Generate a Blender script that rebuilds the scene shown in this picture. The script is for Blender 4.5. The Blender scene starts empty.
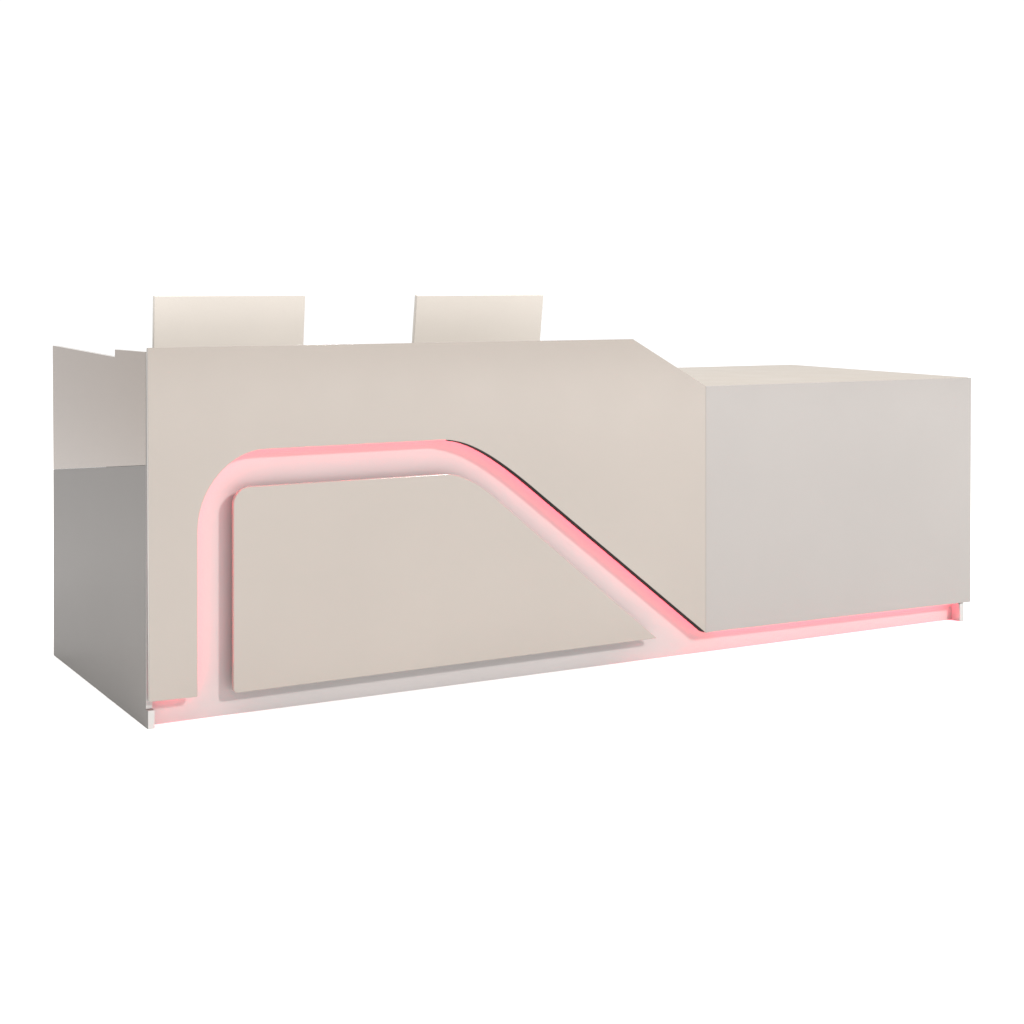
import bpy, bmesh, math
from mathutils import Vector

S = bpy.context.scene
COL = S.collection

# ---------------------------------------------------------------- materials
def principled(name, col, rough=0.3, ior=1.5, var=0.02, scale=2.0, bump=0.0, emit=None, estr=0.0, rvar=0.06):
    m = bpy.data.materials.new(name); m.use_nodes = True
    nt = m.node_tree; n = nt.nodes; l = nt.links
    b = n['Principled BSDF']
    tc = n.new('ShaderNodeTexCoord')
    no = n.new('ShaderNodeTexNoise'); no.inputs['Scale'].default_value = scale; no.inputs['Detail'].default_value = 4
    l.new(tc.outputs['Object'], no.inputs['Vector'])
    cr = n.new('ShaderNodeValToRGB')
    cr.color_ramp.elements[0].position = 0.3; cr.color_ramp.elements[1].position = 0.7
    cr.color_ramp.elements[0].color = tuple(max(0, c*(1-var)) for c in col) + (1,)
    cr.color_ramp.elements[1].color = tuple(min(1, c*(1+var)) for c in col) + (1,)
    l.new(no.outputs['Fac'], cr.inputs['Fac']); l.new(cr.outputs['Color'], b.inputs['Base Color'])
    mr = n.new('ShaderNodeMapRange')
    mr.inputs['To Min'].default_value = max(0.02, rough-rvar); mr.inputs['To Max'].default_value = rough+rvar
    no2 = n.new('ShaderNodeTexNoise'); no2.inputs['Scale'].default_value = scale*3; no2.inputs['Detail'].default_value = 3
    l.new(tc.outputs['Object'], no2.inputs['Vector'])
    l.new(no2.outputs['Fac'], mr.inputs['Value']); l.new(mr.outputs['Result'], b.inputs['Roughness'])
    b.inputs['IOR'].default_value = ior
    if bump:
        bp = n.new('ShaderNodeBump'); bp.inputs['Strength'].default_value = bump; bp.inputs['Distance'].default_value = 0.002
        no3 = n.new('ShaderNodeTexNoise'); no3.inputs['Scale'].default_value = 6
        l.new(tc.outputs['Object'], no3.inputs['Vector'])
        l.new(no3.outputs['Fac'], bp.inputs['Height']); l.new(bp.outputs['Normal'], b.inputs['Normal'])
    if emit:
        b.inputs['Emission Color'].default_value = emit + (1,)
        b.inputs['Emission Strength'].default_value = estr
    return m

CREAM   = principled('cream_gloss_lacquer', (0.251, 0.226, 0.202), 0.11, bump=0.02)
CREAM_COOL_LIT    = principled('cream_lacquer_cool_lit', (0.233, 0.220, 0.209), 0.11, bump=0.02)  # same lacquer as the cream, with cooler light put into its colour
WHITE   = principled('white_lacquer', (0.315, 0.295, 0.290), 0.4)
TRIM    = principled('white_edge_trim', (0.34, 0.335, 0.325), 0.4)
TOP     = principled('beige_counter_laminate', (0.285, 0.25, 0.21), 0.4)
SIDE_UP = principled('side_reflection_light', (0.190, 0.156, 0.130), 0.14, ior=1.36, var=0.006, scale=1.0, rvar=0.01)  # upper tone of the room reflection painted on the left end
SIDE_LO = principled('side_reflection_dark', (0.142, 0.134, 0.127), 0.34, ior=1.15, var=0.006, scale=1.0, rvar=0.01)  # lower, darker tone of that painted reflection
DARK    = principled('dark_edge_and_shade', (0.008, 0.013, 0.012), 0.6, ior=1.2)
GREY    = principled('grey_core_board', (0.25, 0.24, 0.23), 0.6)
SHELL   = principled('cream_plastic', (0.51, 0.477, 0.435), 0.4)
SCREEN  = principled('black_screen_glass', (0.01, 0.01, 0.012), 0.1)
METAL   = principled('pale_metal', (0.6, 0.58, 0.55), 0.4)
LED     = principled('pink_led_diffuser', (0.9, 0.5, 0.55), 0.5, emit=(1.0, 0.06, 0.115), estr=44.0)
FLOORM  = principled('white_studio_floor', (0.98, 0.98, 0.98), 0.9, var=0.005, scale=0.5, ior=1.2)

# ---------------------------------------------------------------- helpers
def link(name, bm, mat, parent=None, bevel=0.0015, seg=2, smooth=False):
    bmesh.ops.recalc_face_normals(bm, faces=bm.faces[:])
    me = bpy.data.meshes.new(name); bm.to_mesh(me); bm.free()
    me.materials.append(mat)
    o = bpy.data.objects.new(name, me); COL.objects.link(o)
    if parent: o.parent = parent
    if bevel:
        b = o.modifiers.new('edge_radius', 'BEVEL'); b.width = bevel; b.segments = seg
        b.limit_method = 'ANGLE'; b.angle_limit = math.radians(40)
        b.harden_normals = True
        for p in me.polygons: p.use_smooth = True
    return o

def add_box(bm, x0, x1, y0, y1, z0, z1):
    v = [bm.verts.new((x, y, z)) for z in (z0, z1) for y in (y0, y1) for x in (x0, x1)]
    for f in ((0,1,3,2),(4,6,7,5),(0,4,5,1),(2,3,7,6),(0,2,6,4),(1,5,7,3)):
        bm.faces.new([v[i] for i in f])

def box(name, x0, x1, y0, y1, z0, z1, mat, parent, bevel=0.0015):
    bm = bmesh.new(); add_box(bm, x0, x1, y0, y1, z0, z1)
    return link(name, bm, mat, parent, bevel)

def prism(name, pts, y0, y1, mat, parent, axis='y', bevel=0.0015, seg=2):
    """an outline in x,z (or y,z when axis is x) given thickness along the axis"""
    bm = bmesh.new()
    P = (lambda a, b, t: (a, t, b)) if axis == 'y' else (lambda a, b, t: (t, a, b))
    f = [bm.verts.new(P(a, b, y0)) for a, b in pts]
    g = [bm.verts.new(P(a, b, y1)) for a, b in pts]
    bm.faces.new(f); bm.faces.new(g[::-1])
    for i in range(len(pts)):
        j = (i+1) % len(pts)
        bm.faces.new((f[i], g[i], g[j], f[j]))
    return link(name, bm, mat, parent, bevel, seg)

def fillet(a, c, b, k=0.56, n=18):
    """a smooth turn from a to b round the corner c"""
    out = []
    h0 = (a[0]+(c[0]-a[0])*k, a[1]+(c[1]-a[1])*k); h1 = (b[0]+(c[0]-b[0])*k, b[1]+(c[1]-b[1])*k)
    for i in range(n+1):
        t = i/n; s = 1-t
        out.append(tuple(s**3*a[q]+3*s*s*t*h0[q]+3*s*t*t*h1[q]+t**3*b[q] for q in (0, 1)))
    return out

def offset(path, d):
    """the open x,z path moved d to its left-hand side"""
    out = []
    for i, p in enumerate(path):
        a = path[max(i-1, 0)]; b = path[min(i+1, len(path)-1)]
        tx, tz = b[0]-a[0], b[1]-a[1]; L = math.hypot(tx, tz)
        out.append((p[0]-tz/L*d, p[1]+tx/L*d))
    return out

def ribbon(name, path, d0, d1, y0, y1, mat, parent, bevel=0.0):
    """a solid strip that follows the x,z path between two sideways offsets"""
    A, B = offset(path, d0), offset(path, d1)
    bm = bmesh.new(); rings = []
    for a, b in zip(A, B):
        rings.append([bm.verts.new((a[0], y0, a[1])), bm.verts.new((b[0], y0, b[1])),
                      bm.verts.new((b[0], y1, b[1])), bm.verts.new((a[0], y1, a[1]))])
    for r, s in zip(rings, rings[1:]):
        for i in range(4):
            j = (i+1) % 4; bm.faces.new((r[i], r[j], s[j], s[i]))
    bm.faces.new(rings[0][::-1]); bm.faces.new(rings[-1])
    return link(name, bm, mat, parent, bevel)

def thing(name, label, cat, loc=(0, 0, 0), rot=(0, 0, 0), group=None):
    o = bpy.data.objects.new(name, None); COL.objects.link(o)
    o.empty_display_size = 0.2
    o.location = loc; o.rotation_euler = rot
    o['label'] = label; o['category'] = cat
    if group: o['group'] = group
    return o

# ---------------------------------------------------------------- floor
bm = bmesh.new()
add_box(bm, -60, 60, -60, 60, -0.2, 0.0)
fl = link('floor', bm, FLOORM, None, 0)
fl['kind'] = 'structure'

# ---------------------------------------------------------------- reception desk
# x runs along the front, y into the desk, z up; the front panels' faces are at y = 0
W, D, H = 3.219, 1.104, 1.106
T, GAP = 0.014, 0.045          # thickness of the front panels, depth of the recessed board
desk = thing('reception_desk', 'long cream reception desk with glowing pink groove and lower block at one end', 'reception desk')

# the glowing groove: edge of the arch-shaped outer panel, drawn from the bottom of the left leg to the tip of the diagonal
groove = [(0.149, 0.080)] + fillet((0.149, 0.562), (0.149, 0.796), (0.362, 0.796), 0.54) \
    + fillet((0.950, 0.796), (1.0755, 0.796), (1.320, 0.5985), 0.74) + [(1.320+0.652*k/12, 0.5985-0.5151*k/12) for k in range(1, 13)]
outer = [(0.0042, 0.0797), (-0.001, 1.108), (1.6765, 1.1035), (1.9780, 0.935), (1.9780, 0.0785)] + groove[::-1] + [(0.147, 0.0770)]
fp = prism('arch_front_panel', outer, 0.0, T, CREAM, desk, bevel=0.0008)
for v in fp.data.vertices:              # the top edge falls slightly towards the back
    if v.co.z > 0.93 and v.co.y > T/2: v.co.z -= 0.002

inner = [(0.2595, 0.086)] + fillet((0.2595, 0.634), (0.2595, 0.6862), (0.312, 0.6862), n=10) \
    + fillet((0.955, 0.6868), (1.0410, 0.6868), (1.150, 0.597), 0.7, n=14) + [(1.7745, 0.0805)] + fillet((0.275, 0.0735), (0.2600, 0.0735), (0.2595, 0.0865), n=6)[:-1]
ip = prism('inset_front_panel', inner, -0.001, T, CREAM, desk, bevel=0.0028, seg=3)
ip['label'] = 'raised cream inset panel with one slanted side, framed by the pink groove'
sp = [(0.292, 0.104), (0.292, 0.655), (1.0, 0.655), (1.66, 0.104)]
prism('panel_shade_spacer', sp, T, GAP, DARK, desk, bevel=0)  # widened and blackened to deepen the shade around the inset panel

bp = prism('block_front_panel', [(1.9783, 0.0783), (1.9783, 0.9338), (W+0.001, 0.9275), (W-0.003, 0.0700)], 0.0, T, CREAM_COOL_LIT, desk, bevel=0.0006)
bp['label'] = 'plain cream panel on the low end block, toned for cooler light'

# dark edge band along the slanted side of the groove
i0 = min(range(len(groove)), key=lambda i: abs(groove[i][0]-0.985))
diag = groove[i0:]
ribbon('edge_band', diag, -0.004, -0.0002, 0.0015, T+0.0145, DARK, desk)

# recessed board behind all of the panels, down to the floor: one face, also the plinth
board = [(0.020, 0.0), (0.020, H-0.03), (1.66, H-0.03), (1.95, 0.915), (W-0.04, 0.905), (W-0.04, 0.0)]
rb = prism('recess_board', board, GAP, GAP+0.018, WHITE, desk, bevel=0)
rb['label'] = 'white recessed board and plinth washed in pink light'

# light strips hidden behind the edges of the front panels
def led(name, path, d0, d1, y0=T+0.002, y1=T+0.010):
    return ribbon(name, path, d0, d1, y0, y1, LED, desk)
led('light_strip', [(0.149, 0.100)] + groove[1:i0], 0.026, 0.034)
led('light_strip', diag, 0.022, 0.034, T+0.009, T+0.025)
led('light_strip', [(0.030, 0.118), (0.108, 0.118)], -0.004, 0.004)
led('light_strip', [(2.030, 0.103), (W-0.07, 0.0945)], -0.008, 0.008)

# left end: light and dark tones paint in a room reflection, stepping up to the raised ledge at the front
y0 = 0.0245
prism('side_panel_dark_reflection', [(0.004, 0.0), (D, 0.0), (D+0.003, 0.6445), (y0, 0.7645), (y0, 0.0535), (0.004, 0.0535)], 0.0, 0.020, SIDE_LO, desk, axis='x', bevel=0.001)
prism('side_panel_light_reflection', [(y0, 0.7650), (D+0.003, 0.6450), (D+0.013, 1.0745), (0.3455, 1.0665), (0.3455, 1.0900), (y0, 1.0945)], 0.0, 0.020, SIDE_UP, desk, axis='x', bevel=0.001)
box('side_front_edge', 0.0005, 0.0195, 0.0008, 0.0038, 0.0, 0.0535, TRIM, desk, 0.0006)
box('side_front_edge', 0.0005, 0.0195, y0-0.0035, y0-0.0003, 0.0545, 1.0930, TRIM, desk, 0.0006)
box('side_front_edge', 3.162, 3.182, 0.0008, GAP-0.0005, 0.0, 0.0675, TRIM, desk, 0.0006)

# raised ledge at the front, work surface and supports behind
box('ledge', 0.0205, 1.640, 0.0695, 0.3455, 1.056, 1.0750, CREAM, desk)
box('ledge_riser', 0.0205, 1.640, 0.325, 0.3450, 0.757, 1.0555, CREAM, desk)
box('worktop', 0.0205, 1.958, 0.0695, D-0.02, 0.730, 0.7565, TOP, desk)
box('rear_side_rail', 0.0205, 0.0385, 0.3465, D-0.005, 0.757, 1.060, CREAM, desk)
box('modesty_panel', 0.0205, 1.958, 0.50, 0.518, 0.06, 0.7295, GREY, desk)
for x in (0.70, 1.34):
    box('leg_panel', x, x+0.02, 0.52, D-0.05, 0.0, 0.7295, WHITE, desk)

# low end block
prism('counter_top', [(1.960, 0.9065), (1.960, 0.9345), (W-0.001, 0.9285), (W-0.001, 0.9065)], T+0.0005, D-0.015, TOP, desk)
box('block_side', 1.960, 1.978, 0.0695, D-0.02, 0.0, 0.9055, CREAM_COOL_LIT, desk)
box('block_side', W-0.038, W-0.016, y0, D-0.02, 0.0, 0.9055, WHITE, desk)
door = box('cabinet_door', 1.982, 2.588, D-0.018, D-0.001, 0.05, 0.900, CREAM, desk)
box('handle', 2.545, 2.557, D, D+0.022, 0.55, 0.70, METAL, door)
door = box('cabinet_door', 2.594, W-0.040, D-0.018, D-0.001, 0.05, 0.900, CREAM, desk)
box('handle', 2.625, 2.637, D, D+0.022, 0.55, 0.70, METAL, door)

# ---------------------------------------------------------------- monitors on the work surface, backs to the viewer
def monitor(label, x0, x1, y, ztop, tilt, yaw=0.0, skew=0.0):
    w = x1-x0; xc = (x0+x1)/2; zt = 0.7575
    t = thing('monitor', label, 'monitor', (xc, y, zt), (0, 0, yaw), 'monitors on the desk')
    h = 0.40; top = ztop-zt
    ca, sa = math.cos(tilt), math.sin(tilt)
    def tilt_mesh(o):
        for v in o.data.vertices:
            yy, zz = v.co.y, v.co.z-top
            v.co.y = yy*ca + zz*sa*-1; v.co.z = top + zz*ca + yy*sa
    out = [(-w/2+skew, top-h), (-w/2, top), (w/2, top), (w/2-skew, top-h)]
    c = prism('casing', out, 0.0, 0.018, SHELL, t, bevel=0.0025, seg=3); tilt_mesh(c)
    s = box('screen', -w/2+0.022+abs(skew), w/2-0.022-abs(skew), 0.0185, 0.021, top-h+0.03, top-0.018, SCREEN, t, 0.0008); tilt_mesh(s)
    prism('stand_neck', [(0.020, 0.0125), (0.046, 0.0125), (0.064, top-h+0.012), (0.046, top-h+0.012)], -0.035, 0.035, METAL, t, axis='x')
    prism('stand_base', fillet((-0.13, 0.10), (-0.13, -0.07), (0, -0.07), n=6) + fillet((0.0, -0.07), (0.13, -0.07), (0.13, 0.10), n=6), 0.0, 0.012, METAL, t)
    b = t.children[-1]
    for v in b.data.vertices: v.co = Vector((v.co.x, v.co.z+0.04, v.co.y))
    return t

monitor('wider cream monitor seen from behind, standing near the left end of the desk', 0.203, 0.733, 0.60, 1.2515, 0.07, 0.0, 0.004)
monitor('narrower cream monitor seen from behind, above the pink groove in mid desk', 1.1555, 1.676, 0.60, 1.2480, 0.15, 0.0, 0.0)

# ---------------------------------------------------------------- light
w = bpy.data.worlds.new('World'); S.world = w; w.use_nodes = True
bg = w.node_tree.nodes['Background']
bg.inputs['Color'].default_value = (0.985, 0.99, 1.0, 1); bg.inputs['Strength'].default_value = 1.08

def area(name, loc, target, size, power, col):
    d = bpy.data.lights.new(name, 'AREA'); d.shape = 'DISK'; d.size = size; d.energy = power; d.color = col
    o = bpy.data.objects.new(name, d); COL.objects.link(o); o.location = loc
    o.rotation_euler = (Vector(target)-Vector(loc)).to_track_quat('-Z', 'Y').to_euler()
    return o
area('key_lamp', (10.6, -15.0, 11.1), (1.4, 0, 0.5), 1.8, 4500, (1.0, 0.965, 0.94))
area('floor_fill_lamp', (-0.6, 0.2, 7.5), (-0.6, 0.2, 0.0), 5.0, 460, (1.0, 0.96, 0.91))  # unseen fill added to wash out the shadow on the floor

# ---------------------------------------------------------------- camera (level, lens shifted down)
cd = bpy.data.cameras.new('camera'); cam = bpy.data.objects.new('camera', cd); COL.objects.link(cam)
cam.location = (-1.4557, -4.7893, 1.3127)
cam.rotation_euler = (math.radians(90), 0, -0.50757)
cd.sensor_width = 36; cd.lens = 1686.683/1024*36
cd.shift_y = -(512-277.15)/1024
cd.clip_start = 0.05; cd.clip_end = 500
S.camera = cam

S.view_settings.view_transform = 'Standard'
try: S.view_settings.look = 'None'
except TypeError: pass
S.view_settings.exposure = 0; S.view_settings.gamma = 1; S.view_settings.use_curve_mapping = False
S.cycles.max_bounces = 8; S.cycles.diffuse_bounces = 6
S.cycles.use_denoising = True
